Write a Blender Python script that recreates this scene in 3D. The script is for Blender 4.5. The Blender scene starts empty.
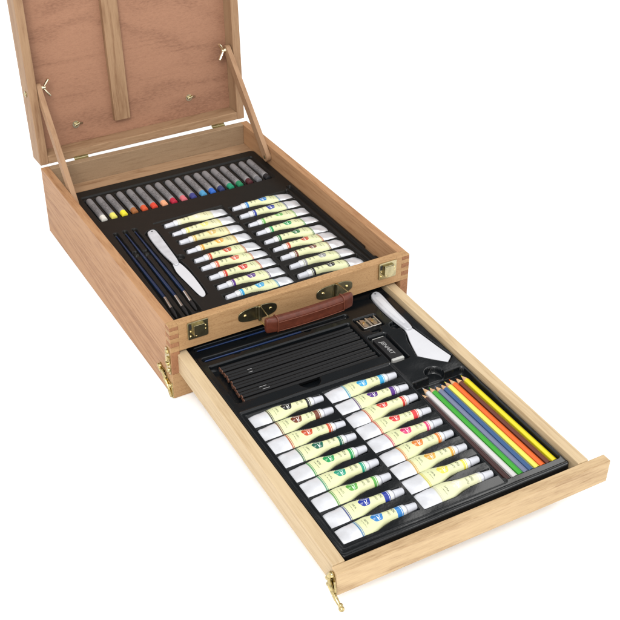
import bpy, bmesh, math, random
import numpy as np
from mathutils import Vector, Matrix, Euler
random.seed(4); RNG = np.random.default_rng(4)
sc = bpy.context.scene
COL = sc.collection

# ------------------------------------------------------------------ helpers
def tag(o, label=None, cat=None, group=None, kind=None):
    if label: o["label"] = label
    if cat: o["category"] = cat
    if group: o["group"] = group
    if kind: o["kind"] = kind
    return o

def empty(name, parent=None, mw=None):
    o = bpy.data.objects.new(name, None); COL.objects.link(o); o.empty_display_size = .02
    if parent: o.parent = parent
    if mw is not None: o.matrix_basis = mw
    return o

def mesh_obj(name, verts, faces, mats, parent=None, smooth=False, mw=None, mi=None, bevel=0):
    me = bpy.data.meshes.new(name); me.from_pydata([tuple(v) for v in verts], [], faces); me.update()
    if not isinstance(mats, (list, tuple)): mats = [mats]
    for m in mats: me.materials.append(m)
    if mi is not None: me.polygons.foreach_set('material_index', mi)
    if smooth: me.polygons.foreach_set('use_smooth', [True]*len(me.polygons))
    o = bpy.data.objects.new(name, me); COL.objects.link(o)
    if parent: o.parent = parent
    if mw is not None: o.matrix_basis = mw
    if bevel:
        b = o.modifiers.new('bevel', 'BEVEL'); b.width = bevel; b.segments = 2; b.limit_method = 'ANGLE'
        b.angle_limit = math.radians(50)
    return o

class MB:
    """collects shapes into one mesh"""
    def __init__(s): s.v = []; s.f = []; s.m = []
    def add(s, v, f, m=0):
        n = len(s.v); s.v += [tuple(p) for p in v]; s.f += [tuple(i+n for i in q) for q in f]; s.m += [m]*len(f); return s
    def box(s, a, b, m=0, M=None):
        x0,y0,z0 = a; x1,y1,z1 = b
        v = [(x0,y0,z0),(x1,y0,z0),(x1,y1,z0),(x0,y1,z0),(x0,y0,z1),(x1,y0,z1),(x1,y1,z1),(x0,y1,z1)]
        if M is not None: v = [M @ Vector(p) for p in v]
        return s.add(v, [(3,2,1,0),(4,5,6,7),(0,1,5,4),(1,2,6,5),(2,3,7,6),(3,0,4,7)], m)
    def tube(s, pts, r, n=10, m=0, cap=True, squash=1.0):
        """circular sweep along points, radius scalar or list"""
        pts = [Vector(p) for p in pts]; k = len(pts)
        rr = r if isinstance(r, (list, tuple)) else [r]*k
        V = []; up = None
        for i, p in enumerate(pts):
            t = (pts[min(i+1,k-1)]-pts[max(i-1,0)]).normalized()
            if up is None:
                up = Vector((0,0,1)) if abs(t.z) < .9 else Vector((1,0,0))
            a = (up - t*up.dot(t)).normalized(); b = t.cross(a); up = a
            for j in range(n):
                th = 2*math.pi*j/n
                V.append(p + (a*math.cos(th)*squash + b*math.sin(th))*rr[i])
        F = [(i*n+j, i*n+(j+1)%n, (i+1)*n+(j+1)%n, (i+1)*n+j) for i in range(k-1) for j in range(n)]
        if cap: F += [tuple(range(n-1,-1,-1)), tuple((k-1)*n+j for j in range(n))]
        return s.add(V, F, m)
    def prism(s, poly, z0, z1, m=0, M=None):
        n = len(poly)
        v = [(x,y,z0) for x,y in poly]+[(x,y,z1) for x,y in poly]
        if M is not None: v = [M @ Vector(p) for p in v]
        return s.add(v, [tuple(range(n-1,-1,-1)), tuple(range(n,2*n))]+[(i,(i+1)%n,(i+1)%n+n,i+n) for i in range(n)], m)
    def sphere(s, c, r, nu=12, nv=8, m=0, sc3=(1,1,1), M=None):
        V = []; F = []
        for i in range(nv+1):
            ph = math.pi*i/nv
            for j in range(nu):
                th = 2*math.pi*j/nu
                V.append(Vector((c[0]+r*sc3[0]*math.sin(ph)*math.cos(th), c[1]+r*sc3[1]*math.sin(ph)*math.sin(th), c[2]+r*sc3[2]*math.cos(ph))))
        for i in range(nv):
            for j in range(nu): F.append((i*nu+j,(i+1)*nu+j,(i+1)*nu+(j+1)%nu,i*nu+(j+1)%nu))
        if M is not None: V = [M @ p for p in V]
        return s.add(V, F, m)
    def build(s, name, mats, parent=None, smooth=False, mw=None, bevel=0):
        o = mesh_obj(name, s.v, s.f, mats, parent, smooth, mw, s.m, bevel)
        if smooth:
            me = o.data
            try: me.set_sharp_from_angle(angle=math.radians(42))
            except Exception: pass
        return o

# ------------------------------------------------------------------ node materials
class NT:
    def __init__(s, name):
        s.mat = bpy.data.materials.new(name); s.mat.use_nodes = True
        s.t = s.mat.node_tree; s.b = s.t.nodes['Principled BSDF']
    def n(s, typ, **kw):
        nd = s.t.nodes.new(typ)
        for k, v in kw.items(): setattr(nd, k, v)
        return nd
    def link(s, a, b): s.t.links.new(a, b)
    def val(s, sock, v):
        if hasattr(v, 'links'): s.link(v, sock)
        else: sock.default_value = v
    def math(s, op, a, b=0.0, c=None):
        nd = s.n('ShaderNodeMath', operation=op); s.val(nd.inputs[0], a); s.val(nd.inputs[1], b)
        if c is not None: s.val(nd.inputs[2], c)
        return nd.outputs[0]
    def mix(s, f, a, b):
        nd = s.n('ShaderNodeMix', data_type='RGBA'); s.val(nd.inputs[0], f); s.val(nd.inputs[6], a); s.val(nd.inputs[7], b)
        return nd.outputs[2]
    def coord(s, kind='Object'):
        tc = s.n('ShaderNodeTexCoord'); return tc.outputs[kind]
    def mapping(s, vec, scale=(1,1,1), loc=(0,0,0), rot=(0,0,0)):
        m = s.n('ShaderNodeMapping'); s.link(vec, m.inputs[0]); m.inputs['Scale'].default_value = scale
        m.inputs['Location'].default_value = loc; m.inputs['Rotation'].default_value = rot; return m.outputs[0]
    def noise(s, vec, scale=5, detail=4, rough=.5, dist=0):
        nd = s.n('ShaderNodeTexNoise'); s.link(vec, nd.inputs['Vector']); nd.inputs['Scale'].default_value = scale
        nd.inputs['Detail'].default_value = detail; nd.inputs['Roughness'].default_value = rough; nd.inputs['Distortion'].default_value = dist
        return nd.outputs[0]
    def ramp(s, f, stops):
        nd = s.n('ShaderNodeValToRGB'); s.link(f, nd.inputs[0]); cr = nd.color_ramp
        while len(cr.elements) < len(stops): cr.elements.new(.5)
        for e, (p, c) in zip(cr.elements, stops): e.position = p; e.color = tuple(c)+((1,) if len(c) == 3 else ())
        return nd.outputs[0]
    def bump(s, h, strength=.2, dist=.001):
        nd = s.n('ShaderNodeBump'); s.link(h, nd.inputs['Height']); nd.inputs['Strength'].default_value = strength
        nd.inputs['Distance'].default_value = dist; s.link(nd.outputs[0], s.b.inputs['Normal'])
    def set(s, **kw):
        for k, v in kw.items(): s.val(s.b.inputs[k.replace('_', ' ')], v)
        return s.mat

def c4(c): return tuple(c)+(1.0,)

def wood(name, light, dark, axis='y', seed=0, ring=18, stretch=14, rough=.5, fleck=0.0, ringmix=.45, kb=1.0, rf=95):
    N = NT(name); co = N.coord()
    s = {'x': (1/stretch,1,1), 'y': (1,1/stretch,1), 'z': (1,1,1/stretch)}[axis]
    v = N.mapping(co, scale=s, loc=(seed*1.3, seed*.7, seed*2.1))
    broad = N.noise(v, ring, 3, .55, .6)
    # contour lines of a stretched noise = cathedral grain
    rings = N.math('SINE', N.math('ADD', N.math('MULTIPLY', broad, rf), N.math('MULTIPLY', N.noise(v, ring*5, 2, .5), 2.5)))
    rings = N.math('MULTIPLY_ADD', rings, .5, .5)
    fine = N.noise(v, 420, 4, .6)
    pores = N.noise(v, 1400, 2, .5)
    f = N.math('ADD', N.math('MULTIPLY', rings, ringmix*.5), N.math('MULTIPLY', fine, .80))
    f = N.math('ADD', f, N.math('MULTIPLY', broad, .35))
    f = N.math('ADD', f, N.math('MULTIPLY', pores, .22))
    f = N.math('SUBTRACT', f, .39)
    big = N.noise(N.mapping(co, scale=tuple(k*1.0 for k in s), loc=(seed*3.1, 2, seed)), 7, 2, .5)
    f = N.math('ADD', f, N.math('MULTIPLY', N.math('SUBTRACT', big, .5), .42*kb))
    sv = N.mapping(co, scale={'x': (1/40,1,1), 'y': (1,1/40,1), 'z': (1,1,1/40)}[axis], loc=(seed, seed, 3))
    streak = N.math('MULTIPLY', N.math('MAXIMUM', N.math('SUBTRACT', N.noise(sv, 160, 3, .55, .3), .56), 0.0), 1.3*kb)
    f = N.math('ADD', f, streak)
    mid = tuple((a+b)/2 for a, b in zip(light, dark))
    col = N.ramp(f, [(.20, light), (.42, tuple(l*.62+m*.38 for l, m in zip(light, mid))), (.58, mid), (.82, dark)])
    if fleck:
        fv = N.mapping(co, scale=(1,1,3.2) if axis != 'z' else (1,1,.3), loc=(seed,0,0))
        fl = N.noise(fv, 260, 3, .65)
        fm = N.math('MULTIPLY', N.math('GREATER_THAN', fl, .56), fleck)
        col = N.mix(fm, col, c4(tuple(d*.8 for d in mid)))
    N.link(col, N.b.inputs['Base Color'])
    N.bump(N.math('ADD', fine, pores), .12, .0004)
    return N.set(Roughness=rough+.06, Specular_IOR_Level=.14)

def plain(name, c, rough=.5, metal=0, spec=.5, noise=0, nscale=60, bump=0, bscale=900, bdist=.0003, coat=0):
    N = NT(name); co = N.coord()
    if noise:
        f = N.noise(co, nscale, 4, .6)
        N.link(N.ramp(f, [(.3, tuple(x*(1-noise) for x in c)), (.7, tuple(min(1, x*(1+noise)) for x in c))]), N.b.inputs['Base Color'])
    else: N.b.inputs['Base Color'].default_value = c4(c)
    if bump: N.bump(N.noise(co, bscale, 3, .6), bump, bdist)
    return N.set(Roughness=rough, Metallic=metal, Specular_IOR_Level=spec, Coat_Weight=coat)

BEECH_S = wood('beech_side', (.365,.205,.105), (.205,.092,.040), 'y', 1, ring=8, stretch=12, rough=.42, ringmix=.50, kb=.75, rf=150)
BEECH_F = wood('beech_front', (.375,.228,.110), (.215,.105,.042), 'x', 2, ring=12, stretch=10, rough=.42, fleck=.55, ringmix=.35)
BEECH_L = wood('beech_lid_upright', (.31,.195,.112), (.17,.085,.043), 'z', 3, ring=10, stretch=13, rough=.45, kb=.8)
BEECH_LX = wood('beech_lid_cross', (.31,.195,.112), (.18,.095,.047), 'x', 4, ring=14, stretch=10, rough=.45)
BEECH_BK = wood('beech_back', (.28,.190,.115), (.175,.105,.058), 'x', 8, ring=12, stretch=10, rough=.5, fleck=.25, ringmix=.2)
ENDG = wood('end_grain', (.28,.135,.068), (.15,.062,.030), 'y', 5, ring=30, stretch=2, rough=.6)
PINE_S = wood('pine_side', (.48,.370,.230), (.33,.225,.120), 'y', 6, ring=9, stretch=18, rough=.45, ringmix=.45, kb=.9, rf=120)
PINE_F = wood('pine_front', (.47,.340,.195), (.235,.140,.068), 'x', 7, ring=8, stretch=10, rough=.42, ringmix=.48, kb=.9, rf=120)
PLY = wood('red_ply', (.315,.165,.102), (.165,.078,.048), 'x', 9, ring=5, stretch=3.2, rough=.5, fleck=.22, ringmix=.42, kb=.60, rf=42)
BRASS = plain('polished_brass', (.60,.48,.23), .2, 1, noise=.45, nscale=180, bump=.15, bscale=300)
BRASS_C = plain('cast_brass', (.46,.37,.18), .2, 1, noise=.5, nscale=260, bump=.35, bscale=230, bdist=.0010)
PALEB = plain('pale_brass', (.80,.74,.56), .25, 1, noise=.15, nscale=180)
BRASS_D = plain('antique_brass', (.42,.37,.22), .30, 1, noise=.25, nscale=90, bump=.12, bscale=260)
STEEL = plain('steel', (.62,.60,.57), .28, 1, noise=.1)
LEATHER = plain('brown_leather', (.085,.021,.011), .36, 0, .35, noise=.22, nscale=120, bump=.25, bscale=1600)
LEATHER_S = plain('leather_stitch', (.125,.036,.019), .4, 0, .4)
TRAY_M = plain('matte_black_plastic', (.0085,.008,.0072), .42, 0, .20, bump=.10, bscale=2500, bdist=.0002)
TRAY_G = plain('glossy_black_plastic', (.004,.005,.006), .18, 0, .36, bump=.06, bscale=60, bdist=.004)
WHITEH = plain('clear_white_plastic', (.43,.435,.46), .14, 0, .6, noise=.12, nscale=55)
WHITEP = plain('white_plastic', (.50,.505,.53), .28, 0, .5, noise=.03, nscale=40)
CAPW = plain('white_cap', (.46,.47,.51), .30, 0, .5)
TUBEW = plain('white_tube_metal', (.60,.61,.64), .28, 0.25, .6, bump=.2, bscale=110, bdist=.0015, noise=.06)
BLUEP = plain('blue_lacquer', (.006,.019,.058), .25, 0, .5)
BRISTLE = plain('dark_bristle', (.008,.007,.007), .6, 0, .3)
LEAD = plain('dark_lead', (.02,.02,.02), .5)
WOODP = plain('pencil_wood', (.52,.32,.17), .6, noise=.2, nscale=400)
WOODR = plain('pencil_end_wood', (.12,.045,.022), .6, noise=.3, nscale=700)
BLACKL = plain('black_lacquer', (.004,.004,.0045), .30, 0, .22)
PRINT = plain('silver_print', (.45,.45,.45), .4)
DIAL = plain('hole_dark', (.01,.01,.01), .6)
ERW = plain('white_rubber', (.38,.38,.36), .7, noise=.06)
GROUND = plain('white_paper_sweep', (.95,.95,.95), .9, 0, .0)

# ------------------------------------------------------------------ setting
mesh_obj('ground', [(-30,-30,-.0008),(30,-30,-.0008),(30,30,-.0008),(-30,30,-.0008)], [(0,1,2,3)], GROUND)['kind'] = 'structure'

# ------------------------------------------------------------------ the wooden box
W, D, H, WF = .44, .60, .138, .0152
ZS, ZB = .0892, .0469
box = empty('artist_box'); tag(box, 'open beech wood artist box with raised lid, brown handle and pulled out drawer', 'art box')
# side walls: full depth below, notched above at the front for the finger joints
FING = [(.1355,.1295),(.1220,.1145),(.1065,.0985)]      # end grain tongues of the side walls
def side_wall(x0, x1):
    m = MB()
    M = Matrix(((0,0,1,0),(1,0,0,0),(0,1,0,0),(0,0,0,1)))
    prof = [(WF,0),(D,0),(D,H),(WF,H),(WF,ZS),(.0002,ZS),(.0002,ZB),(WF,ZB)]
    m.prism(prof, x0, x1, 0, M); m.m[2+5] = 1       # the end between drawer slot heights shows end grain
    for t1, t0 in FING: m.box((x0+.0001, -.0003, t0), (x1-.0001, WF, t1), 1)
    return m.build('side_wall', [BEECH_S, ENDG], box, bevel=.0009)
side_wall(0, WF); side_wall(W-WF, W)
m = MB(); m.box((WF, 0, ZS), (W-WF, WF, H))
gaps = [(.1379,.1355),(.1295,.1220),(.1145,.1065),(.0985,.0892)]
for a, b in gaps:
    m.box((.0002, 0, b+.0001), (WF, WF-.0002, a-.0001)); m.box((W-WF, 0, b+.0001), (W-.0002, WF-.0002, a-.0001))
m.build('front_wall', BEECH_F, box, bevel=.0004)
MB().box((WF, D-WF, 0), (W-WF, D, H)).build('back_wall', BEECH_BK, box, bevel=.0009)
MB().box((.0002, .0004, 0), (W-.0002, WF-.0002, ZB-.0001)).build('front_rail', BEECH_F, box, bevel=.0009)
MB().box((WF, WF, ZB-.006), (W-WF, D-WF, ZB-.002)).build('drawer_shelf', BEECH_BK, box)
MB().box((WF, WF+.0002, .0805), (W-WF, D-WF, .0855)).build('tray_shelf', BEECH_BK, box)
MB().box((WF, .5435, .0858), (W-WF, D-WF-.0003, .0965)).build('ledge', BEECH_LX, box, bevel=.001)

# latches on the front wall
def latch(x0, x1, z0, z1):
    e = MB(); t = .0022; r = .003
    poly = []
    for cx, cz, a0 in ((x1-r, z1-r, 0), (x0+r, z1-r, 90), (x0+r, z0+r, 180), (x1-r, z0+r, 270)):
        for k in range(5): a = math.radians(a0+k*22.5); poly.append((cx+r*math.cos(a), cz+r*math.sin(a)))
    M = Matrix(((1,0,0,0),(0,0,1,0),(0,1,0,0),(0,0,0,1)))
    e.prism(poly[::-1], -t, -.0001, 0, M)
    e.box((x0, -.0032, z1-.0018), (x1, -.0021, z1))
    e.box((x0, -.0034, z0+.002), (x0+.0016, -.0021, z1-.002))
    o = e.build('latch', BRASS_D, box, bevel=.0004)
    w = x1-x0
    h = MB(); h.box((x0+.28*w, -.0072, z0+.009), (x0+.78*w, -.0055, z1-.0045))
    h.box((x0+.28*w, -.0072, z1-.0062), (x0+.78*w, -.0022, z1-.0044)); h.box((x0+.25*w, -.0075, z0+.008), (x0+.31*w, -.0022, z1-.004))
    h.build('hook', BRASS_D, o, bevel=.0004)
    h2 = z1-z0
    for fx, fz in ((.16,.48),(.86,.62),(.86,.42),(.14,.20),(.42,.16)):
        b = MB(); b.sphere((x0+fx*w, -.0024, z0+fz*h2), .0019, 10, 6, 0, (1,.7,1)); b.build('rivet', BRASS, o, True)
    MB().box((x0+.08*w, -.0026, z0+.62*h2), (x0+.20*w, -.00215, z0+.88*h2)).build('slot', DIAL, o)
latch(.0292, .0642, .1050, .1362); latch(.3775, .4125, .1050, .1362)

# handle: brackets, wire rings, leather grip
PLATE = plain('plate_brass', (.28,.25,.15), .32, 1, noise=.25, nscale=90, bump=.12, bscale=260)
def bracket(cx, cz):
    t = .0016; M = Matrix(((1,0,0,0),(0,0,1,0),(0,1,0,0),(0,0,0,1)))
    poly = []; hw, hh = .0345, .0125
    for k in range(36):
        a = 2*math.pi*k/36; c, s = math.cos(a), math.sin(a)
        x = hw*abs(c)**.75*(1 if c > 0 else -1); z = hh*abs(s)**.70*(1 if s > 0 else -1)
        poly.append((cx+x, cz+z))
    m = MB(); m.prism(poly[::-1], -t, -.0001, 0, M)
    m.tube([(cx+.002, -.0038, cz-.0135), (cx+.002, -.0038, cz+.0135)], .0030, 12)
    m.box((cx-.0035, -.0026, cz-.0118), (cx+.0075, -.0015, cz+.0118))
    o = m.build('handle_bracket', PLATE, handle, True, bevel=.0004)
    for sx in (-.0222, .0228):
        r = MB(); r.sphere((cx+sx, -.0018, cz+.0005), .0030, 12, 8, 0, (1,.6,1)); r.build('rivet', BRASS, handle, True)
HY = -.040
def ring(cx, cz, x2, zt2, zb2, yy):
    m = MB(); r = .00085; a = (cx+.002, -.0038, cz+.0145); b = (cx+.002, -.0038, cz-.0145)
    m.tube([b, a, (x2, yy, zt2), (x2, yy-.001, zb2), b], r, 8)
    m.build('wire_ring', BRASS, handle, True)
hx0, hx1 = .1435, .3020
def grip():
    n = 46; ks = 20; V = []; F = []
    for i in range(n+1):
        t = i/n; x = hx0+(hx1-hx0)*t
        e = min(1, min(t, 1-t)/.10); e = e*e*(3-2*e)
        sag = -.0028*math.sin(math.pi*t)
        hy = .0052+.0030*e; hz = .0133-.0006*e
        zc = .1163+sag - .0004*e
        for j in range(ks):
            a = 2*math.pi*j/ks; c, s = math.cos(a), math.sin(a); p = .55
            y = HY + hy*abs(c)**p*math.copysign(1, c); z = zc + hz*abs(s)**p*math.copysign(1, s)
            # pinched seam: upper roll over a lower flap
            if c < 0: 
                u = s
                y += e*.0022*math.exp(-((u+.12)/.16)**2)
            V.append((x, y, z))
    F = [(i*ks+j, (i+1)*ks+j, (i+1)*ks+(j+1)%ks, i*ks+(j+1)%ks) for i in range(n) for j in range(ks)]
    F += [tuple(range(ks)), tuple(n*ks+j for j in range(ks-1,-1,-1))]
    return V, F
V, F = grip()
handle = mesh_obj('handle', V, F, LEATHER, box, True)
tag(handle, None)
sub = handle.modifiers.new('s', 'SUBSURF'); sub.levels = 1; sub.render_levels = 1
def collar(x):
    m = MB(); P = []
    for k in range(25):
        a = 2*math.pi*k/24; c, s = math.cos(a), math.sin(a)
        P.append((x, HY+.0086*abs(c)**.55*math.copysign(1,c), .1150+.0138*abs(s)**.55*math.copysign(1,s)))
    m.tube(P, .0009, 6); return m
m = collar(hx0+.0195); m2 = collar(hx1-.0195)
m.v; m.add(m2.v, m2.f)
for zz, yy in ((.1225,-.0086),(.1062,-.0083)):
    P = []
    for k in range(31):
        t = .13+.74*k/30; P.append((hx0+(hx1-hx0)*t, HY+yy, zz-.0028*math.sin(math.pi*t)+.0002*math.sin(k*2.4)))
    m.tube(P, .0007, 6)
m.build('piping', LEATHER_S, handle, True)
bracket(.1508, .1165); bracket(.2925, .1128)
ring(.1508, .1165, .1520, .1290, .1035, HY+.001); ring(.2925, .1128, .2985, .1275, .1045, HY+.001)

# brass catches on the left side by the front corner
m = MB()
M_yz = Matrix(((0,0,-1,0),(1,0,0,0),(0,1,0,0),(0,0,0,1)))      # polygon (y,z), extruded to -x
m.prism([(.003,.088),(.012,.094),(.020,.090),(.0185,.080),(.0225,.072),(.0175,.060),(.019,.049),(.010,.044),(.003,.047)], .0001, .0016, 0, M_yz)
for y, z, r in ((.011,.087,.0042),(.009,.074,.0050),(.012,.062,.0036),(.009,.052,.0042)): m.sphere((-.002, y, z), r, 12, 8, 0, (.8,1,1))
m.tube([(-.004,.003,.082),(-.0065,.004,.076),(-.004,.012,.070),(-.003,.016,.064)], .0016, 8)
m.build('catch_plate', BRASS_C, box, True)
m = MB()
pts = [(.052,.036),(.046,.043),(.038,.039),(.030,.041),(.020,.034),(.016,.028),(.008,.026),(.0015,.030),(.0012,.001),(.006,.0015),(.010,.008),(.020,.012),(.030,.020),(.040,.024),(.048,.030)]
m.prism(pts[::-1], .0001, .0018, 0, M_yz)
m.tube([(-.003,.052,.036),(-.004,.040,.033),(-.004,.030,.033),(-.004,.022,.025),(-.004,.012,.018),(-.003,.006,.008),(-.003,.003,.003)], [.002,.0026,.0018,.0028,.0020,.0028,.002], 10)
m.sphere((-.002,.045,.037), .0034, 12, 8); m.sphere((-.002,.008,.022), .0036, 12, 8)
m.tube([(-.0035,.034,.036),(-.005,.026,.036),(-.004,.018,.032)], .0016, 8)
m.build('corner_bracket', BRASS_C, box, True)

# ------------------------------------------------------------------ lid (raised, leaning slightly back)
tau = .0445; T = .0456; xl, xr = .002, .4377; LH = .600
LM = Matrix.Translation((.22, .6052, .1404)) @ Matrix.Rotation(-.0079, 4, 'Y') @ Matrix(((1,0,0,0),(0,math.cos(tau),math.sin(tau),0),(0,-math.sin(tau),math.cos(tau),0),(0,0,0,1))) @ Matrix.Translation((-.22,0,0))
lid = empty('lid', box, LM)      # local: x across, y back, z up the lid
LT = .0165
MB().box((xl, 0, 0), (xl+LT, T, LH)).build('lid_side', BEECH_L, lid, bevel=.0012)
MB().box((xr-LT, 0, 0), (xr, T, LH)).build('lid_side', BEECH_L, lid, bevel=.0012)
MB().box((xl+LT+.0001, 0.0002, .0002), (xr-LT-.0001, T-.0002, LT)).build('lid_rail', BEECH_LX, lid, bevel=.0012)
MB().box((xl+LT+.0001, 0.0002, LH-LT), (xr-LT-.0001, T-.0002, LH)).build('lid_rail', BEECH_LX, lid, bevel=.0012)
MB().box((xl+LT+.0001, .034, LT+.0001), (xr-LT-.0001, .040, LH-LT-.0001)).build('lid_panel', PLY, lid)
MB().box((.1675, .0215, .0465), (.1995, .0339, .57)).build('easel_slat', BEECH_L, lid, bevel=.001)
for bx, bz in ((.0914,.0535),(.3315,.0565)):
    m = MB(); m.tube([(bx,.0339,bz),(bx,.0322,bz)], .0072, 20); o = m.build('bolt', PALEB, lid, True)
    m = MB(); m.sphere((bx,.031,bz), .0034, 12, 8); m.tube([(bx,.0322,bz),(bx,.0285,bz)], .0022, 10)
    m.tube([(bx-.003,.030,bz-.001),(bx+.007,.029,bz+.003)], .0016, 8)
    m.tube([(bx+.008,.0325,bz-.001),(bx+.014,.0325,bz-.0018),(bx+.0135,.0325,bz+.0015),(bx+.008,.0325,bz+.001)], .0006, 6)
    m.build('bolt_cap', BRASS_D, o, True)
# wing nuts at the arm tops
AZ = .147
def wing(x, s, tilt):
    m = MB(); m.tube([(x,.012,AZ),(x+s*.009,.012,AZ)], [.0046,.0032], 14)
    for k, a in enumerate(tilt):
        a = math.radians(a); dy, dz = math.cos(a), math.sin(a)
        p0 = Vector((x+s*.005,.012,AZ)); q = Vector((x+s*.016, .012+dy*.017, AZ+dz*.017))
        p1 = p0.lerp(q,.35)
        m.tube([p0,p1,p0.lerp(q,.75),q], [.0026,.0032,.0042,.0034], 10, squash=.7)
    m.build('wing_nut', PALEB, lid, True)
wing(.0285, 1, (105,-95)); wing(.4100, -1, (110,-100))
# bolt head seen on the outside of the left lid side
m = MB(); m.tube([(xl,.020,.138),(xl-.0016,.020,.138)], .0055, 16); m.sphere((xl-.0016,.020,.138), .0035, 12, 8, 0, (.6,1,1))
m.build('outer_bolt', BRASS_D, lid, True)
# hinges between box and lid
for a, b in ((.0680,.0960),(.3620,.3900)):
    m = MB(); z = .1394; y = .6022
    m.box((a, .5985, .1381), (b, y, .1386)); m.tube([(a,y+.0005,z),(b,y+.0005,z)], .0016, 10)
    m.box((a, y+.002, .1398), (b, y+.0036, .1424))
    for k in range(1, 5): m.tube([(a+(b-a)*k/5-.0003,y+.0005,z),(a+(b-a)*k/5+.0003,y+.0005,z)], .0019, 10)
    m.build('hinge', BRASS_D, box, True)

# support arms from the lid sides down to the box side walls
def arm(x_top, x_bot, sgn):
    P0 = LM @ Vector((x_top, .012, AZ)); P1 = Vector((x_bot, .4725, .1165))
    d = (P1-P0); L = d.length; ez = d.normalized(); ex = Vector((1,0,0)); ex = (ex-ez*ex.dot(ez)).normalized(); ey = ez.cross(ex)
    R = Matrix((ex, ey, ez)).transposed().to_4x4(); R.translation = P0
    hw = .0094; th = .0048; prof = []
    for k in range(13): a = math.pi+math.pi*k/12; prof.append((hw*math.cos(a), hw*math.sin(a)))
    for k in range(13): a = math.pi*k/12; prof.append((hw*math.cos(a), L+hw*math.sin(a)))
    M = R @ Matrix(((0,0,1,0),(1,0,0,0),(0,1,0,0),(0,0,0,1)))
    m = MB(); v = [(a, b, -th) for a, b in prof]+[(a, b, th) for a, b in prof]; n = len(prof)
    V = [Matrix(((0,0,1,0),(1,0,0,0),(0,1,0,0),(0,0,0,1))) @ Vector(p) for p in v]
    m.add(V, [tuple(range(n-1,-1,-1)), tuple(range(n,2*n))]+[(i,(i+1)%n,(i+1)%n+n,i+n) for i in range(n)])
    o = m.build('support_arm', ARM, box, mw=R, bevel=.0008)
    s = MB(); c = Vector((sgn*th, 0, L)); s.tube([c, c+Vector((sgn*.0009,0,0))], .0034, 14); s.tube([c+Vector((sgn*.0008,0,0)), c+Vector((sgn*.0012,0,0))], .0018, 10)
    s.build('screw', BRASS_D, o, True)
ARM = wood('beech_arm', (.31,.190,.110), (.18,.090,.045), 'z', 12, ring=16, stretch=10, rough=.45)
arm(.0240, .0205, 1); arm(.4140, .4192, -1)

# ------------------------------------------------------------------ drawer (its own slightly turned frame)
a_, b_, ZD, DL, DT, WT = .0115, .4169, .0829, .5033, .015, .0172
yaw, pit = -.0202, .0042
DM = Matrix.Translation((W/2,0,ZD)) @ Matrix.Rotation(yaw,4,'Z') @ Matrix.Rotation(pit,4,'X') @ Matrix.Translation((-W/2,0,-ZD))
drawer = empty('drawer', box, DM)
BK = .055
MB().box((a_, -DL+DT, .0475), (a_+WT, BK, ZD)).build('drawer_side', PINE_S, drawer, bevel=.0009)
MB().box((b_-WT, -DL+DT, .0475), (b_, BK, ZD)).build('drawer_side', PINE_S, drawer, bevel=.0009)
MB().box((a_+WT, BK-.012, .0500), (b_-WT, BK-.0002, ZD-.003)).build('drawer_back', PINE_S, drawer)
MB().box((a_+WT, -DL+DT, .0492), (b_-WT, BK-.0121, .0535)).build('drawer_bottom', PINE_S, drawer)
MB().box((.0095, -DL, .0429), (.4443, -DL+DT-.0002, .0812)).build('drawer_front', PINE_F, drawer, bevel=.0009)
# hanging brass clasp at the drawer's left front corner
m = MB(); x = .0095-.0028
m.prism([(-.4905,.0765),(-.4865,.070),(-.4835,.060),(-.4875,.050),(-.4965,.0455),(-.5025,.052),(-.4985,.062),(-.5000,.072)][::-1], .0002-.0095, .0018-.0095, 0, M_yz)
m.tube([(x,-.4925,.0755),(x-.001,-.4895,.0705),(x-.002,-.4925,.063),(x-.002,-.4955,.056),(x-.002,-.5010,.0505),(x-.001,-.5085,.0445),(x,-.5150,.0400),(x,-.5200,.0375)], [.0030,.0034,.0026,.0036,.0026,.0030,.0022,.0030], 12)
m.sphere((x,-.4945,.0745), .0042, 12, 8); m.sphere((x-.0015,-.4880,.0640), .0036, 12, 8); m.sphere((x-.0015,-.4900,.0545), .0032, 12, 8)
m.sphere((x,-.5205,.0385), .0040, 12, 8); m.sphere((x,-.5185,.0430), .0030, 12, 8)
m.tube([(x,-.5010,.0680),(x,-.5040,.0600),(x,-.5055,.0520),(x,-.5020,.0470)], .0013, 8)
m.build('clasp', BRASS_C, drawer, True)

# ------------------------------------------------------------------ moulded trays as height fields
def sd_box(X, Y, x0, x1, y0, y1, r=.003):
    cx, cy, hx, hy = (x0+x1)/2, (y0+y1)/2, abs(x1-x0)/2-r, abs(y1-y0)/2-r
    qx, qy = np.abs(X-cx)-hx, np.abs(Y-cy)-hy
    return np.hypot(np.maximum(qx,0), np.maximum(qy,0))+np.minimum(np.maximum(qx,qy),0)-r
def sd_circ(X, Y, cx, cy, r): return np.hypot(X-cx, Y-cy)-r
def sd_seg(X, Y, p, q, w0, w1):
    px, py = X-p[0], Y-p[1]; dx, dy = q[0]-p[0], q[1]-p[1]; L2 = dx*dx+dy*dy
    t = np.clip((px*dx+py*dy)/L2, 0, 1)
    return np.hypot(px-dx*t, py-dy*t)-(w0+(w1-w0)*t)
def sd_tube(X, Y, x_tail, x_cap, y, wt, wc):
    u = (X-x_tail)/(x_cap-x_tail); L = abs(x_cap-x_tail)
    uu = np.clip(u, 0, 1); w = np.where(uu < .42, wt, wt+(wc-wt)*np.clip((uu-.42)/.22, 0, 1))
    return np.maximum(np.abs(Y-y)-w, np.maximum(-u, u-1)*L)
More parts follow.
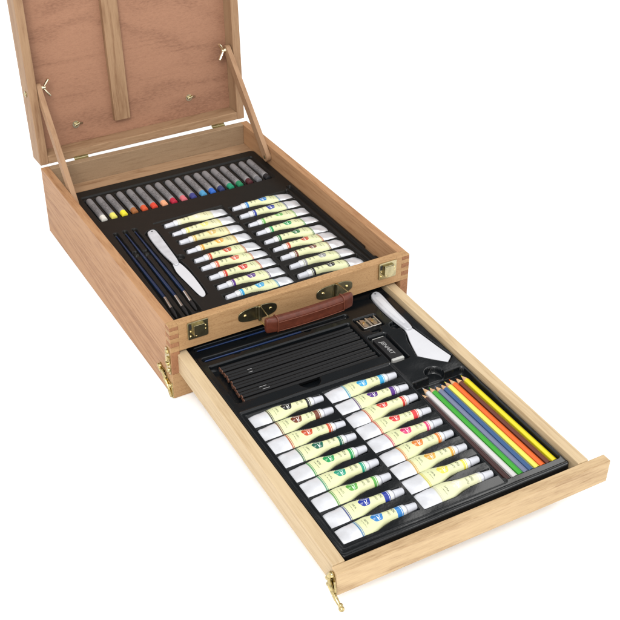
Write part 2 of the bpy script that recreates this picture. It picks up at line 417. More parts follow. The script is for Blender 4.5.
def sd_poly(X, Y, poly):
    d = np.full(X.shape, 1e9); ins = np.zeros(X.shape, bool); n = len(poly)
    for i in range(n):
        (x0,y0),(x1,y1) = poly[i], poly[(i+1)%n]
        ex, ey = x1-x0, y1-y0; t = np.clip(((X-x0)*ex+(Y-y0)*ey)/(ex*ex+ey*ey), 0, 1)
        d = np.minimum(d, np.hypot(X-x0-ex*t, Y-y0-ey*t))
        c = ((y0 <= Y) != (y1 <= Y)) & (X < (x1-x0)*(Y-y0)/((y1-y0) if y1 != y0 else 1e-9)+x0)
        ins ^= c
    return np.where(ins, -d, d)
def ss(s, e): t = np.clip(-s/e+.5, 0, 1); return t*t*(3-2*t)

def tray(name, x0, x1, y0, y1, top, feats, mat, res=.001, edge=.0013, skirt=.008, corner=.006, wob=0.0):
    nx, ny = int((x1-x0)/res)+1, int((y1-y0)/res)+1
    xs, ys = np.linspace(x0, x1, nx), np.linspace(y0, y1, ny); X, Y = np.meshgrid(xs, ys)
    Hh = np.full(X.shape, top)
    for f in feats:
        kind = f[0]; s = f[1](X, Y)
        if kind == 'cut': Hh = np.minimum(Hh, f[3]-f[2]*ss(s, edge) if len(f) > 3 else top-f[2]*ss(s, edge))
        elif kind == 'lower': Hh = Hh-f[2]*ss(s, edge)
        elif kind == 'dome': Hh = Hh+f[2]*np.sqrt(np.clip(-s/f[3], 0, 1))
        elif kind == 'lip': Hh = Hh+f[2]*np.exp(-(s/.0011)**2)
    if wob: Hh = Hh+wob*(np.sin(X*97+Y*41+2*np.sin(Y*63))+np.sin(Y*131-X*57))*.5
    so = sd_box(X, Y, x0, x1, y0, y1, corner)
    keep = so <= res*.5
    Hh = Hh-skirt*np.clip((so+.0012)/.0012, 0, 1)
    idx = -np.ones(X.shape, int); idx[keep] = np.arange(keep.sum())
    V = np.stack([X[keep], Y[keep], Hh[keep]], 1)
    q = keep[:-1,:-1] & keep[1:,:-1] & keep[:-1,1:] & keep[1:,1:]
    F = np.stack([idx[:-1,:-1][q], idx[:-1,1:][q], idx[1:,1:][q], idx[1:,:-1][q]], 1)
    me = bpy.data.meshes.new(name)
    me.vertices.add(len(V)); me.vertices.foreach_set('co', V.ravel())
    me.loops.add(F.size); me.loops.foreach_set('vertex_index', F.ravel())
    me.polygons.add(len(F)); me.polygons.foreach_set('loop_start', np.arange(0, F.size, 4)); me.polygons.foreach_set('loop_total', np.full(len(F), 4))
    me.update(calc_edges=True); me.materials.append(mat); me.polygons.foreach_set('use_smooth', [True]*len(F))
    o = bpy.data.objects.new(name, me); COL.objects.link(o); return o

lerp = lambda a, b, t: a+(b-a)*t
# upper tray ----------------------------------------------------
ZU = .1000; UB = .0905                   # tray top, bottom of tube recess
UK = [(.1099,.3423),(.1019,.3346),(.0988,.2704),(.1007,.2215),(.0962,.193),(.0995,.1534),(.1016,.1126),(.1054,.1051),(.1133,.1103),(.1156,.1322),(.1178,.1683),(.1185,.1986),(.116,.2274),(.1174,.2669),(.1217,.3329),(.1191,.3429)]
LK = [(.3737,.0105),(.3633,.0021),(.3608,-.0525),(.365,-.0972),(.3634,-.1129),(.3554,-.1305),(.346,-.1705),(.3792,-.205),(.3925,-.194),(.3874,-.1661),(.3834,-.1317),(.3791,-.1018),(.3809,-.0859),(.3807,-.0456),(.3848,.0029),(.381,.0109)]
ULc = [(.1421,.3451),(.1424,.3125),(.1421,.279),(.1405,.2455),(.1393,.2116),(.1391,.1824),(.1385,.1497),(.1377,.1173),(.1369,.0857)]
URc = [(.2755,.342),(.2747,.3083),(.2742,.2753),(.2734,.242),(.2715,.2077),(.2731,.1774),(.2718,.1463),(.2716,.1139),(.2697,.0811)]
UB3 = [((.0537,.3584),(.0495,.1313),(.0441,.0734)),((.0715,.3586),(.0668,.1277),(.0624,.069)),((.0892,.3577),(.085,.1325),(.081,.0787))]
CRX = [.0558+i*.01998 for i in range(18)]
ft = []
ft.append(('lower', lambda X,Y: sd_box(X,Y,.0455,.4085,.4150,.5185,.004), .0030))
for x in CRX: ft.append(('cut', (lambda x: lambda X,Y: sd_box(X,Y,x-.0078,x+.0078,.4175,.5095,.004))(x), .0105))
ft.append(('lip', lambda X,Y: sd_box(X,Y,.020,.421,.030,.5215,.006), .0004))
for c in ULc: ft.append(('cut', (lambda c: lambda X,Y: sd_tube(X,Y,c[0]+.1235,c[0]-.003,c[1],.0150,.0083))(c), .0098))
for c in URc: ft.append(('cut', (lambda c: lambda X,Y: sd_tube(X,Y,c[0]+.1265,c[0]-.003,c[1],.0150,.0083))(c), .0098))
for p, f_, q in UB3:
    ft.append(('cut', (lambda p,q: lambda X,Y: sd_seg(X,Y,(p[0],p[1]+.003),(q[0],q[1]-.004),.0042,.0058))(p,q), .0085))
for nx_, ny_ in ((.0597,.2805),(.0771,.2762)):
    ft.append(('cut', (lambda a,b: lambda X,Y: sd_circ(X,Y,a,b,.0095))(nx_,ny_), .0085))
    ft.append(('dome', (lambda a,b: lambda X,Y: sd_circ(X,Y,a,b,.0066))(nx_+.0006,ny_), .0100, .0066))
ft.append(('cut', lambda X,Y: sd_poly(X,Y,UK)-.0026, .0070))
ft.append(('cut', lambda X,Y: sd_circ(X,Y,.1225,.2343,.0085), .0090))
ft.append(('cut', lambda X,Y: sd_box(X,Y,.127,.2660,.3600,.3645,.002), .0020))
ft.append(('cut', lambda X,Y: sd_box(X,Y,.4075,.4165,.062,.372,.003), .0060))
ft.append(('cut', lambda X,Y: sd_box(X,Y,.398+.0018*0,.4040,.066,.362,.002), .0045))
ft.append(('cut', lambda X,Y: sd_box(X,Y,.4190,.4300,.075,.110,.004), .0080))
ut = tray('plastic_tray', WF+.0008, W-WF-.0008, WF+.001, .5425, ZU, ft, TRAY_M, corner=.010, wob=.00012, res=.0008)
tag(ut, 'matte black moulded plastic tray inside the box, holding crayons, brushes and small tubes', 'tray')

# lower tray ----------------------------------------------------
ZL = .0750; LBt = .0632
ly = [(-.1880-.0317*i+.0003*math.sin(i)) for i in range(9)]; ry = [(-.1925-.03065*i) for i in range(9)]
LTx = (.0478, .1630); RTx = (.1722, .2920)
fl = []
fl.append(('lower', lambda X,Y: sd_box(X,Y,.0400,.2975,-.4640,-.1660,.003), .0026))
for y in ly: fl.append(('cut', (lambda y: lambda X,Y: sd_tube(X,Y,LTx[0]-.001,LTx[1]+.002,y,.0150,.0080))(y), .0112))
for y in ry: fl.append(('cut', (lambda y: lambda X,Y: sd_tube(X,Y,RTx[0]-.001,RTx[1]+.002,y,.0148,.0080))(y), .0112))
fl.append(('cut', lambda X,Y: sd_box(X,Y,.0450,.2950,-.1445,-.0440,.004), .0130))
fl.append(('cut', lambda X,Y: sd_circ(X,Y,.1654,-.1445,.0180), .0130))
fl.append(('cut', lambda X,Y: sd_box(X,Y,.0430,.3030,-.0318,-.0210,.003), .0080))
fl.append(('cut', lambda X,Y: sd_circ(X,Y,.0990,-.0290,.0065), .0080))
fl.append(('cut', lambda X,Y: sd_circ(X,Y,.2250,-.0290,.0065), .0080))
fl.append(('cut', lambda X,Y: sd_box(X,Y,.0430,.3030,-.0020,.0095,.003), .0080))
fl.append(('cut', lambda X,Y: sd_circ(X,Y,.1250,-.0010,.0065), .0080))
fl.append(('cut', lambda X,Y: sd_box(X,Y,.3030,.3455,-.0760,-.0405,.005), .0110))
fl.append(('cut', lambda X,Y: sd_circ(X,Y,.3240,-.0800,.0090), .0110))
fl.append(('cut', lambda X,Y: sd_box(X,Y,.3000,.3335,-.1690,-.0925,.005), .0100))
fl.append(('cut', lambda X,Y: sd_poly(X,Y,LK)-.0022, .0070))
fl.append(('cut', lambda X,Y: sd_circ(X,Y,.3590,-.0850,.0095), .0080))
fl.append(('cut', lambda X,Y: sd_box(X,Y,.2985,.3925,-.4600,-.2250,.006), .0155))
fl.append(('cut', lambda X,Y: sd_circ(X,Y,.3445,-.2190,.0150), .0135))
fl.append(('lip', lambda X,Y: sd_box(X,Y,.0350,.3975,-.4720,.04,.005), .0009))
fl.append(('lip', lambda X,Y: sd_box(X,Y,.0395,.2980,-.4645,-.1655,.003), .0010))
lt = tray('plastic_tray', .0315, .3975, -.4775, .0425, ZL, fl, TRAY_G, corner=.006, wob=.00028, skirt=.018, res=.0008)
lt.matrix_world = DM
tag(lt, 'glossy black moulded plastic tray in the pulled out drawer, holding pencils, tools and large tubes', 'tray')

# ------------------------------------------------------------------ paint tubes
TL = .1010       # tail to shoulder
def tube_body(L, wt, R, x_from, x_to, grow=0.0, n=40, seg=28, close=True, ph=(0,0,0,0)):
    """ellipse loft, tail flat & wide, shoulder round"""
    V = []; F = []
    for i in range(n+1):
        x = x_from+(x_to-x_from)*i/n; u = max(0, x)/L
        e = min(1, u/.62); th = max(.0007, R*math.sin(e*math.pi/2)**.7)
        k = min(1, max(0, (u-.40)/.30)); k = k*k*(3-2*k); w = wt+(R-wt)*k
        zc = R*(.62+.38*e)
        if x < .004: q = (.004-x)/.007; zc -= .0030*q*q; w -= .0016*q*q
        if u > .965: q = math.sqrt(max(0, 1-((u-.965)/.035*.68)**2)); th *= q; w *= q
        for j in range(seg):
            a = 2*math.pi*j/seg
            cy_, sz_ = math.cos(a), math.sin(a); soft_ = max(0, 1-u*1.25)
            dent = soft_*.6*(.0007*math.sin(x*230+ph[0]+2.2*cy_)+.0006*math.sin(x*410+ph[1]-3*cy_)+.0008*math.sin(3.1*cy_+ph[2])) + .00025*math.sin(x*150+ph[3]+2*cy_)
            xx = x - (.0022*(1-cy_*cy_)+.0008*math.sin(ph[1]+2*cy_))*max(0, 1-max(0, x+.003)/.010)
            lean = soft_*.0012*math.sin(ph[2]+ph[0])
            V.append((xx, (w+grow)*cy_+lean, zc+(th+grow)*sz_*(1+dent*0)+dent*(.6+.4*sz_)+soft_*.0010*math.sin(ph[3])*cy_))
    F = [(i*seg+j, i*seg+(j+1)%seg, (i+1)*seg+(j+1)%seg, (i+1)*seg+j) for i in range(n) for j in range(seg)]
    if close: F += [tuple(range(seg-1,-1,-1)), tuple(n*seg+j for j in range(seg))]
    return V, F
WTL = .0149; RL = .0080
def cap_mesh(L, R):
    m = MB(); z = R
    m.tube([(L-.001,0,z),(L+.0012,0,z)], .0052, 20)
    n = 24; rings = [(L+.0006,.0060),(L+.0022,.0062),(L+.0030,.0060),(L+.0150,.0052),(L+.0157,.0046)]
    V = []
    for x, r in rings:
        for j in range(n):
            a = 2*math.pi*j/n; rr = r*(1-.035*(j % 2)) if L+.003 < x < L+.014 else r
            V.append((x, rr*math.cos(a), z+rr*math.sin(a)))
    F = [(i*n+j, i*n+(j+1)%n, (i+1)*n+(j+1)%n, (i+1)*n+j) for i in range(len(rings)-1) for j in range(n)]
    F += [tuple(range(n-1,-1,-1)), tuple((len(rings)-1)*n+j for j in range(n))]
    m.add(V, F); return m

def label_mat(name, col, bg=(.5,.53,.27), flip=False, wide=False):
    N = NT(name); co = N.coord(); sp = N.n('ShaderNodeSeparateXYZ'); N.link(co, sp.inputs[0]); x, y = sp.outputs[0], sp.outputs[1]
    if flip: y = N.math('MULTIPLY', y, -1.0)
    y = N.math('ADD', y, float(RNG.normal(0, .0009)))
    def band(v, a, b): return N.math('MULTIPLY', N.math('GREATER_THAN', v, a), N.math('LESS_THAN', v, b))
    def OR(*ms):
        r = ms[0]
        for q in ms[1:]: r = N.math('MAXIMUM', r, q)
        return r
    c = c4(bg)
    # pale panel at one end of the label
    c = N.mix(N.math('MULTIPLY', band(x, .052, .088), .20), c, c4((.62,.61,.36)))
    stripes = OR(band(x, .0268, .0286), band(x, .0294, .0303))
    c = N.mix(stripes, c, c4(tuple(.15*.3+k*.7 for k in col)))
    cap_a = .0875 if not wide else .0845
    c = N.mix(band(x, cap_a, .0935), c, c4(col))
    c = N.mix(band(x, .0915, .0922), c, c4((.7,.72,.7)))
    # round emblem with petals
    ex, ey, r = .0570, .0012, .0080
    dx, dy = N.math('SUBTRACT', x, ex), N.math('SUBTRACT', y, ey)
    d2 = N.math('SQRT', N.math('ADD', N.math('MULTIPLY', dx, dx), N.math('MULTIPLY', dy, dy)))
    ang = N.math('ARCTAN2', dy, dx)
    rad = N.math('MULTIPLY_ADD', N.math('SINE', N.math('MULTIPLY', ang, 5.0)), .0005, r)
    disc = N.math('LESS_THAN', d2, rad)
    c = N.mix(disc, c, c4(col))
    petal = N.math('MULTIPLY', N.math('MULTIPLY', N.math('GREATER_THAN', N.math('SINE', N.math('MULTIPLY', ang, 4.0)), .55), band(d2, .0028, .0066)), .45)
    c = N.mix(petal, c, c4(tuple(k*.45+.40 for k in col)))
    # small white numeral strokes in the emblem
    one = N.math('MULTIPLY', band(x, ex-.0004, ex+.0004), band(dy, -.0068, .0010))
    bar = N.math('MULTIPLY', band(d2, .0030, .0036), N.math('GREATER_THAN', dx, -.0010))
    c = N.mix(OR(one, bar), c, c4((.75,.76,.72)))
    # fine illegible print
    wv = N.noise(N.mapping(co, scale=(1,.45,1)), 1500, 2, .6)
    ink = N.math('GREATER_THAN', wv, .485)
    lines = OR(N.math('MULTIPLY', band(x, .0365, .0375), band(y, -.008, .007)),
               N.math('MULTIPLY', band(x, .0400, .0425), band(y, -.0045, .0060)),
               N.math('MULTIPLY', band(x, .0720, .0750), band(y, -.0050, .0055)),
               N.math('MULTIPLY', band(x, .0790, .0830), band(y, -.0040, .0045)))
    c = N.mix(N.math('MULTIPLY', N.math('MULTIPLY', lines, ink), .9), c, c4((.10,.11,.07)))
    N.link(c, N.b.inputs['Base Color'])
    return N.set(Roughness=.32, Specular_IOR_Level=.5)

proto_body = proto_cap = None
def make_tube(name_label, group, col, mw, wide=False, bg=None, flip=False):
    global proto_body, proto_cap
    col = tuple(.78*k for k in col)
    root = empty('paint_tube'); root.matrix_world = mw; tag(root, name_label, 'paint tube', group)
    if proto_body is None:
        proto_body = 1
        cm = cap_mesh(TL, RL).build('cap', CAPW, root, True); proto_cap = cm.data
    else:
        cm = bpy.data.objects.new('cap', proto_cap); COL.objects.link(cm); cm.parent = root
    ph = tuple(RNG.uniform(0, 6.28, 4)); off = RNG.normal(0, .0006)
    BV = tube_body(TL, WTL, RL, -.003, TL, ph=ph); LV = tube_body(TL, WTL, RL, .0265, .0940, .00025, 34, 28, False, ph=ph)
    b = mesh_obj('tube_body', BV[0], BV[1], TUBEW, root, True); b.data.materials[0] = TUBEW
    mat = label_mat('label_print', col, bg or (.54,.56,.33), flip, wide)
    l = mesh_obj('paper_label', LV[0], LV[1], mat, root, True)
    return root

C = dict(black=(.012,.012,.012), brown=(.16,.040,.018), orangered=(.52,.075,.025), dkgreen=(.010,.120,.075), green=(.015,.30,.085), teal=(.015,.30,.19),
         ltgreen=(.10,.36,.060), dkblue=(.015,.035,.30), blue=(.030,.20,.52), cyan=(.03,.33,.60), purple=(.085,.020,.21), red=(.60,.045,.030), red2=(.62,.035,.035),
         magenta=(.62,.030,.15), orange=(.68,.20,.030), yelorange=(.66,.34,.040), yellow=(.70,.62,.08), cream=(.70,.68,.50), grey=(.28,.28,.28), ochre=(.60,.42,.12),
         dkgreen2=(.012,.14,.035), pgreen=(.16,.42,.10), paleyel=(.70,.66,.18), crimson=(.55,.04,.02), salmon=(.62,.14,.08))
lowL = [('black','black'),('brown','brown'),('orangered','rust orange'),('dkgreen','dark green'),('green','emerald green'),('teal','turquoise green'),('ltgreen','grass green'),('dkblue','navy blue'),('blue','light blue')]
lowR = [('cyan','cyan blue'),('purple','violet'),('red','warm red'),('red2','bright scarlet'),('magenta','magenta pink'),('orange','orange'),('yelorange','golden yellow'),('yellow','lemon yellow'),('cream','cream white')]
def drawer_m(loc, rz): return DM @ Matrix.Translation(loc) @ Matrix.Rotation(rz, 4, 'Z')
for i, (k, nm) in enumerate(lowL):
    jit = RNG.normal(0, .016)
    make_tube('large paint tube with %s emblem in the left column of the drawer tray' % nm, 'large paint tubes in the drawer', C[k],
              drawer_m((LTx[0], ly[i], LBt), jit), wide=(k in ('dkblue','blue','brown')))
for i, (k, nm) in enumerate(lowR):
    jit = RNG.normal(0, .016)
    make_tube('large paint tube with %s emblem in the right column of the drawer tray' % nm, 'large paint tubes in the drawer', C[k],
              drawer_m((RTx[0]+.002, ry[i], LBt), jit), wide=(k in ('cyan','purple','red2')), bg=(.55,.56,.36) if k == 'cream' else None)
upL = [('cream','cream white'),('paleyel','lemon yellow'),('ochre','pale ochre'),('yelorange','golden yellow'),('orangered','dark orange'),('salmon','salmon red'),('crimson','deep red'),('purple','violet'),('cyan','sky blue')]
upR = [('blue','mid blue'),('dkblue','navy blue'),('pgreen','light green'),('green','emerald green'),('dkgreen2','dark green'),('orangered','rust orange'),('brown','brown'),('grey','grey'),('black','black')]
SU = 1.045
for (lst, caps, side, dx) in ((upL, ULc, 'left', .1215), (upR, URc, 'right', .1240)):
    for i, (k, nm) in enumerate(lst):
        cx, cy = caps[i]
        if i in (4,): bgc = None
        mw = Matrix.Translation((cx+dx, cy, UB)) @ Matrix.Rotation(math.pi+RNG.normal(0, .010)+.01, 4, 'Z') @ Matrix.Diagonal((SU, .93, .95, 1))
        bg = (.56,.55,.34) if k in ('cream','paleyel') else ((.53,.50,.28) if k in ('ochre','yelorange') else None)
        make_tube('small paint tube with %s emblem in the %s column of the box tray' % (nm, side), 'small paint tubes in the box', C[k], mw, bg=bg, flip=True)

# ------------------------------------------------------------------ oil pastels / crayons
wrap = NT('grey_paper_wrapper'); co = wrap.coord(); sp = wrap.n('ShaderNodeSeparateXYZ'); wrap.link(co, sp.inputs[0])
nz = wrap.noise(wrap.mapping(co, scale=(1.0,.35,1)), 1100, 2, .6)
bandm = wrap.math('MULTIPLY', wrap.math('MULTIPLY', wrap.math('GREATER_THAN', nz, .53), wrap.math('GREATER_THAN', sp.outputs[1], .020)), wrap.math('LESS_THAN', sp.outputs[1], .058))
b2 = wrap.math('MULTIPLY', wrap.math('GREATER_THAN', sp.outputs[1], .0135), wrap.math('LESS_THAN', sp.outputs[1], .0150))
cc = wrap.mix(wrap.math('MULTIPLY', bandm, .8), c4((.175,.168,.172)), c4((.035,.033,.035)))
cc = wrap.mix(wrap.math('MULTIPLY', b2, .6), cc, c4((.34,.33,.33)))
wrap.link(cc, wrap.b.inputs['Base Color']); WRAP = wrap.set(Roughness=.5, Specular_IOR_Level=.35)
pal = [('white',(.62,.60,.55)),('pale yellow',(.66,.60,.12)),('bright yellow',(.70,.60,.03)),('brown',(.28,.10,.030)),('orange red',(.50,.075,.025)),('vermilion',(.52,.045,.022)),
       ('peach',(.66,.30,.16)),('crimson',(.36,.012,.035)),('pink',(.50,.12,.14)),('indigo',(.035,.040,.17)),('sky blue',(.06,.24,.42)),('royal blue',(.025,.11,.42)),
       ('midnight blue',(.022,.032,.10)),('jade green',(.012,.21,.11)),('forest green',(.015,.17,.075)),('maroon',(.060,.014,.018)),('grey',(.13,.13,.14)),('black',(.012,.012,.014))]
wm = cmesh = None
for i, ((nm, c), x) in enumerate(zip(pal, CRX)):
    root = empty('crayon'); root.matrix_world = Matrix.Translation((x+RNG.normal(0,.0004), .4195+.0004*abs(i-9)*.8, .0965)) @ Matrix.Rotation(RNG.normal(0,.012), 4, 'Z')
    tag(root, 'grey wrapped crayon with %s tip in the back row of the box' % nm, 'crayon', 'crayons in the box tray')
    if wm is None:
        m = MB(); m.tube([(0,.0125,0),(0,.0128,0),(0,.0785,0),(0,.0815,0),(0,.0835,0),(0,.0848,0)], [.0059,.0063,.0063,.0060,.0051,.0030], 20)
        o = m.build('wrapper', WRAP, root, True); wm = o.data
    else:
        o = bpy.data.objects.new('wrapper', wm); COL.objects.link(o); o.parent = root
    m = MB(); m.tube([(0,.0000,0),(0,.0006,0),(0,.0124,0)], [.0050,.0057,.0059], 18)
    m.build('crayon_tip', plain('crayon_wax', c, .55, 0, .35, noise=.08, nscale=500), root, True)

# ------------------------------------------------------------------ brushes
def brush(p0, pf, p1, z, label, group, M=None, r=.0030, blue=BLUEP, metal=STEEL):
    p0, pf, p1 = Vector((*p0, z)), Vector((*pf, z)), Vector((*p1, z-.001))
    L = (p0-pf).length
    d = (pf-p0)/L; root = empty('paint_brush')
    rot = d.to_track_quat('X', 'Z').to_matrix().to_4x4(); mw = Matrix.Translation(p0) @ rot
    root.matrix_world = (M @ mw) if M else mw
    inv = mw.inverted(); e = inv @ p1; 
    tag(root, label, 'paint brush', group)
    m = MB(); m.tube([(0,0,0),(.002,0,0),(L*.5,0,0),(L*.85,0,0),(L,0,0)], [.0008,.0013,r*.85,r*1.05,r*.9], 12); m.build('handle', blue, root, True)
    k = (e-Vector((L,0,0))); a = Vector((L,0,0)); 
    m = MB(); m.tube([a-Vector((.004,0,0)), a, a+k*.25, a+k*.5], [r*1.0,r*1.02,r*1.05,r*1.1], 12); m.build('ferrule', metal, root, True)
    m = MB(); m.tube([a+k*.49, a+k*.7, a+k*.9, a+k], [r*1.0,r*1.2,r*.8,r*.25], 12); m.build('bristles', BRISTLE, root, True)
for (p, f_, q), nm in zip(UB3, ('nearest the left wall of the box', 'in the middle of the three brushes in the box', 'nearest the white palette knife in the box')):
    brush(p, f_, q, .0965, 'thin paint brush with blue handle, %s' % nm, 'blue brushes in the box tray')
BLUED = plain('dark_blue_lacquer', (.006,.020,.070), .2); DARKM = plain('dark_ferrule', (.05,.05,.055), .3, 1)
brush((.0470,-.0255),(.2200,-.0262),(.2990,-.0268), .0715, 'blue handled brush lying in the drawer beside the black pencils', 'brushes in the drawer', DM, r=.0019, blue=BLUED, metal=DARKM)
brush((.0470,.0040),(.2200,.0038),(.2990,.0036), .0715, 'blue handled brush at the back of the drawer under the box front', 'brushes in the drawer', DM, r=.0019, blue=BLUED, metal=DARKM)

# ------------------------------------------------------------------ palette knives
def knife(poly, z0, th, label, M=None, hr=(0,.45), thb=None):
    from mathutils.geometry import tessellate_polygon
    root = empty('palette_knife'); 
    if M: root.matrix_world = M
    tag(root, label, 'palette knife')
    return root
def knife_parts(root, poly_h, poly_b, z0, th_h, th_b, hang):
    def slab(name, poly, z, th, bev):
        # smooth outline by Chaikin, then a domed slab
        P = poly
        for _ in range(2):
            Q = []
            for i in range(len(P)):
                a, b = P[i], P[(i+1)%len(P)]
                Q += [(a[0]*.75+b[0]*.25, a[1]*.75+b[1]*.25), (a[0]*.25+b[0]*.75, a[1]*.25+b[1]*.75)]
            P = Q
        ar = sum(P[i][0]*P[(i+1)%len(P)][1]-P[(i+1)%len(P)][0]*P[i][1] for i in range(len(P)))
        if ar < 0: P = P[::-1]
        m = MB(); m.prism(P, z, z+th); return m.build(name, WHITEH if name == 'handle' else WHITEP, root, True, bevel=bev)
    h = slab('handle', poly_h, z0, th_h, .0016); slab('blade', poly_b, z0+.0004, th_b, .0006)
    m = MB(); m.tube([(hang[0], hang[1], z0+th_h-.0004), (hang[0], hang[1], z0+th_h+.0002)], .0016, 12); m.build('hanging_hole', DIAL, h, True)
r_ = knife(UK, 0, 0, 'slim white plastic palette knife with rounded blade beside the three blue brushes')
UKh = [(.1099,.3423),(.1019,.3346),(.0992,.2704),(.1030,.2215),(.1035,.2130),(.1110,.2130),(.1150,.2274),(.1174,.2669),(.1217,.3329),(.1191,.3429)]
UKb = [(.1035,.2270),(.1000,.2100),(.0975,.193),(.0997,.1534),(.1016,.1126),(.1054,.1051),(.1133,.1103),(.1156,.1322),(.1178,.1683),(.1175,.1986),(.1140,.2270)]
knife_parts(r_, UKh, UKb, .0965, .0052, .0018, (.1130,.3360))
r2 = knife(LK, 0, 0, 'wide white plastic palette knife with slanted blade beside the eraser in the drawer', DM)
LKh = [(.3737,.0105),(.3633,.0021),(.3615,-.0525),(.3660,-.0972),(.3670,-.1070),(.3770,-.1070),(.3791,-.1018),(.3802,-.0859),(.3807,-.0456),(.3848,.0029),(.381,.0109)]
LKb = [(.3672,-.0950),(.3640,-.1129),(.3570,-.1290),(.3460,-.1680),(.3465,-.1715),(.3785,-.2045),(.3800,-.2045),(.3920,-.1950),(.3922,-.1930),(.3874,-.1661),(.3834,-.1317),(.3785,-.0950)]
knife_parts(r2, LKh, LKb, .0705, .0072, .0030, (.3745,.0040))
m = MB(); m.prism([(.3688,-.006),(.3675,-.050),(.3705,-.090),(.3745,-.090),(.3765,-.050),(.3775,-.006)][::-1], .0776, .0779); m.build('grip_inset', WHITEP, r2, True)

# ------------------------------------------------------------------ pencils
def hexpencil(p0, p1, z, r, col_mat, sharp, root, end_mat=WOODR, lead=LEAD):
    """p0 = tip / left end, p1 = far end, local drawer coords baked through root matrix"""
    a, b = Vector((*p0, z)), Vector((*p1, z)); L = (b-a).length
    rot = (b-a).to_track_quat('X', 'Z').to_matrix().to_4x4()
    root.matrix_world = DM @ Matrix.Translation(a) @ rot
    hexa = lambda x, rr: [(x, rr*math.cos(math.radians(30+60*k)), rr*math.sin(math.radians(30+60*k))) for k in range(6)]
    s = .014 if sharp else .0
    V = hexa(s, r)+hexa(L, r); F = [(k,(k+1)%6,(k+1)%6+6,k+6)[::-1] for k in range(6)]
    m = MB(); m.add(V, F)
    o = m.build('barrel', col_mat, root, bevel=.0007)
    if sharp:
        m = MB(); m.tube([(s+.0004,0,0),(s-.0015,0,0),(.0038,0,0)], [r*.88,r*.86,.0013], 14); m.build('wood_cone', WOODP, root, True)
        m = MB(); m.tube([(.0040,0,0),(0,0,0)], [.00125,.0003], 10); m.build('lead', lead, root, True)
    else:
        m = MB(); m.tube([(.0002,0,0),(-.0006,0,0)], [r*.94,r*.90], 12); e_ = m.build('end_face', end_mat, root)
        m = MB(); m.tube([(-.0004,0,0),(-.0009,0,0)], .0012, 8); m.build('lead', lead, e_)
    m = MB(); m.tube([(L-.0004,0,0),(L+.0003,0,0)], r*.9, 12); m.build('back_face', col_mat, root)
    return o
grades = ['first', 'second', 'third', 'fourth', 'fifth', 'sixth', 'seventh', 'eighth', 'ninth', 'tenth', 'eleventh', 'twelfth']
NP = 12
for i in range(NP):
    y = lerp(-.0520, -.1370, i/(NP-1)); root = empty('pencil')
    j0, j1 = RNG.normal(0,.0003), RNG.normal(0,.0003); xo = RNG.normal(0,.0010)
    tag(root, 'glossy black graphite pencil, %s from the box in the drawer bundle' % grades[i], 'pencil', 'black graphite pencils in the drawer')
    hexpencil((.0605+xo, y+j0), (.2915+xo*.6, y+j1), .0685+(.0010 if i % 3 == 1 else 0), .0043, BLACKL, False, root)
    if i in (3, 4, 9, 10):
        m = MB(); m.box((.034, -.0012, .00375), (.041 if i < 9 else .046, .0006, .0039)); m.build('foil_print', PRINT, root)
cps = [('dark brown',(.045,.012,.010)),('white',(.60,.58,.58)),('green',(.035,.32,.022)),('slate grey blue',(.15,.17,.27)),('blue',(.030,.085,.21)),('light yellow',(.74,.70,.10)),('orange',(.75,.12,.015)),('chestnut brown',(.115,.026,.012)),('deep yellow',(.74,.62,.015))]
tipsx = [.3048,.3136,.3230,.3330,.3426,.3518,.3612,.3718,.3828]; tipsy = [-.2433,-.2337,-.2371,-.2391,-.2388,-.2369,-.2352,-.2371,-.2358]
endsx = [.3075,.3185,.3285,.3372,.3465,.3565,.3660,.3765,.3870]
for (nm, c), tx, ty, ex in zip(cps, tipsx, tipsy, endsx):
    root = empty('colored_pencil'); tag(root, 'sharpened %s colored pencil in the drawer compartment' % nm, 'colored pencil', 'colored pencils in the drawer')
    c = tuple(.82*k for k in c); cm_ = plain('pencil_lacquer', c, .26, 0, .5); ld = plain('pencil_core', c, .6)
    hexpencil((tx, ty), (ex, -.4560), .0665 if nm != 'dark brown' else .0650, .0047, cm_, True, root, lead=ld)

# ------------------------------------------------------------------ sharpener and eraser
root = empty('pencil_sharpener'); root.matrix_world = DM @ Matrix.Translation((.3245,-.0585,.0650)) @ Matrix.Rotation(math.radians(1),4,'Z')
tag(root, 'silver metal two-hole pencil sharpener in its slot above the eraser', 'sharpener')
m = MB(); m.box((-.0170,-.0125,0),(-.0148,.0125,.0105)); m.box((.0148,-.0125,0),(.0170,.0125,.0105)); m.box((-.0018,-.0125,0),(.0018,.0125,.0105))
m.box((-.0149,-.0124,0),(.0149,.0124,.0055)); m.box((-.0148,-.0125,.0050),(.0148,-.0100,.0100)); m.build('metal_body', STEEL, root, bevel=.0005)
for s in (-1, 1):
    M = Matrix.Translation((s*.0083,.0010,.0088)) @ Matrix.Rotation(s*.12,4,'Z') @ Matrix.Rotation(math.radians(10),4,'Y')
    m = MB(); m.box((-.0050,-.0095,-.0006),(.0038,.0105,.0006),0,M); o = m.build('blade', plain('bronze_steel', (.42,.34,.27), .3, 1), root, bevel=.0002)
    m = MB(); c = M @ Vector((-.001,.001,.0006)); m.tube([c, c+Vector((0,0,.0012))], .0022, 12); m.build('screw', BRASS, o, True)
root = empty('eraser'); root.matrix_world = DM @ Matrix.Translation((.3163,-.1305,.0645))
tag(root, 'white eraser in black printed sleeve, between sharpener and wide palette knife', 'eraser')
m = MB(); m.box((-.0108,-.0318,0),(.0108,.0318,.0086)); m.build('rubber_block', ERW, root, bevel=.0012)
m = MB(); m.box((-.0112,-.0272,-.0003),(.0112,.0296,.0091)); o = m.build('sleeve', plain('black_sleeve', (.010,.010,.011), .35, 0, .25), root, bevel=.0006)
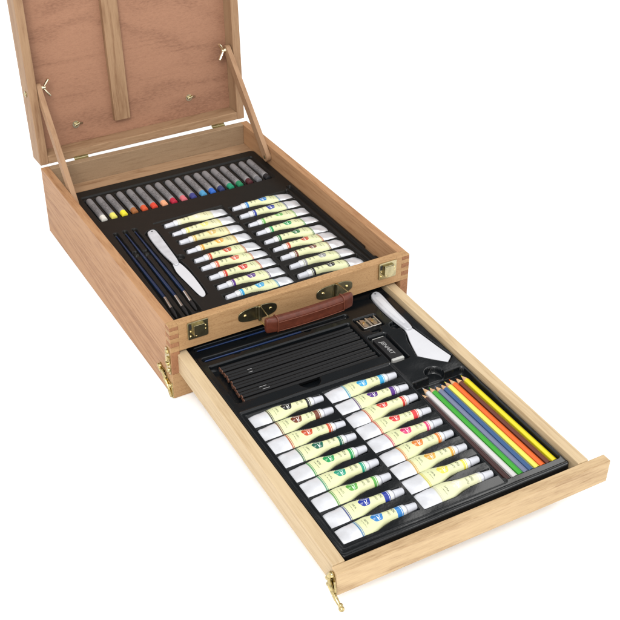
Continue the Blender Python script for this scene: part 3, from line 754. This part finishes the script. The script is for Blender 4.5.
cu = bpy.data.curves.new('sleeve_text', 'FONT'); cu.body = 'JENART'; cu.size = .0098; cu.extrude = .0001; cu.align_x = 'CENTER'; cu.align_y = 'CENTER'; cu.shear = .15; cu.offset = .0001
cu.materials.append(plain('white_ink', (.25,.25,.25), .5))
_tmp = bpy.data.objects.new('sleeve_text', cu); COL.objects.link(_tmp)
_dg = bpy.context.evaluated_depsgraph_get(); _me = bpy.data.meshes.new_from_object(_tmp.evaluated_get(_dg)); bpy.data.objects.remove(_tmp)
to = bpy.data.objects.new('sleeve_text', _me); COL.objects.link(to); to.parent = o
to.matrix_basis = Matrix.Translation((-.0010,.0010,.0093)) @ Matrix.Rotation(math.radians(-90),4,'Z') @ Matrix.Diagonal((1.05,1,1,1))

# ------------------------------------------------------------------ camera
cam = bpy.data.cameras.new('camera'); co_ = bpy.data.objects.new('camera', cam); COL.objects.link(co_)
CM = Matrix(((0.8671573062,0.27626008571,-0.41438939579),(-0.49794980162,0.49626152827,-0.71117542890),(0.00917612989,0.82304608659,0.56790046487))).to_4x4()
CM.translation = (-.49419695,-1.27233452,1.10399279); co_.matrix_world = CM
cam.sensor_width = 36; cam.lens = 1095.2508*36/620; cam.clip_start = .05; cam.clip_end = 200
sc.camera = co_

# ------------------------------------------------------------------ studio light: white surroundings and two large soft boxes
wd = bpy.data.worlds.new('World'); sc.world = wd; wd.use_nodes = True
wt_ = wd.node_tree; bg_ = wt_.nodes['Background']
# white world; unseen dark patch added up behind to deepen black plastic reflections
tc_ = wt_.nodes.new('ShaderNodeTexCoord'); dp_ = wt_.nodes.new('ShaderNodeVectorMath'); dp_.operation = 'DOT_PRODUCT'
dv = Vector((.41,.69,.60)).normalized(); dp_.inputs[1].default_value = dv; wt_.links.new(tc_.outputs['Generated'], dp_.inputs[0])
mr_ = wt_.nodes.new('ShaderNodeMapRange'); mr_.interpolation_type = 'SMOOTHSTEP'; wt_.links.new(dp_.outputs['Value'], mr_.inputs[0])
mr_.inputs[1].default_value = .62; mr_.inputs[2].default_value = .93; mr_.inputs[3].default_value = 1.0; mr_.inputs[4].default_value = .12
wt_.links.new(mr_.outputs[0], bg_.inputs[0]); bg_.inputs[1].default_value = 1.50
def soft(name, loc, target, size, power):
    l = bpy.data.lights.new(name, 'AREA'); l.shape = 'SQUARE'; l.size = size; l.energy = power; l.color = (1,.985,.96)
    o = bpy.data.objects.new(name, l); COL.objects.link(o); o.location = loc
    o.rotation_euler = (Vector(target)-Vector(loc)).to_track_quat('-Z', 'Y').to_euler(); return o
soft('softbox', (-1.6,-2.6,3.2), (.2,0,.1), 1.4, 130)
soft('softbox', (2.6,1.2,3.0), (.2,0,.1), 1.6, 40)

sc.view_settings.view_transform = 'Standard'; sc.view_settings.look = 'None'; sc.view_settings.exposure = 0; sc.view_settings.gamma = 1
sc.cycles.use_denoising = True
sc.cycles.max_bounces = 8
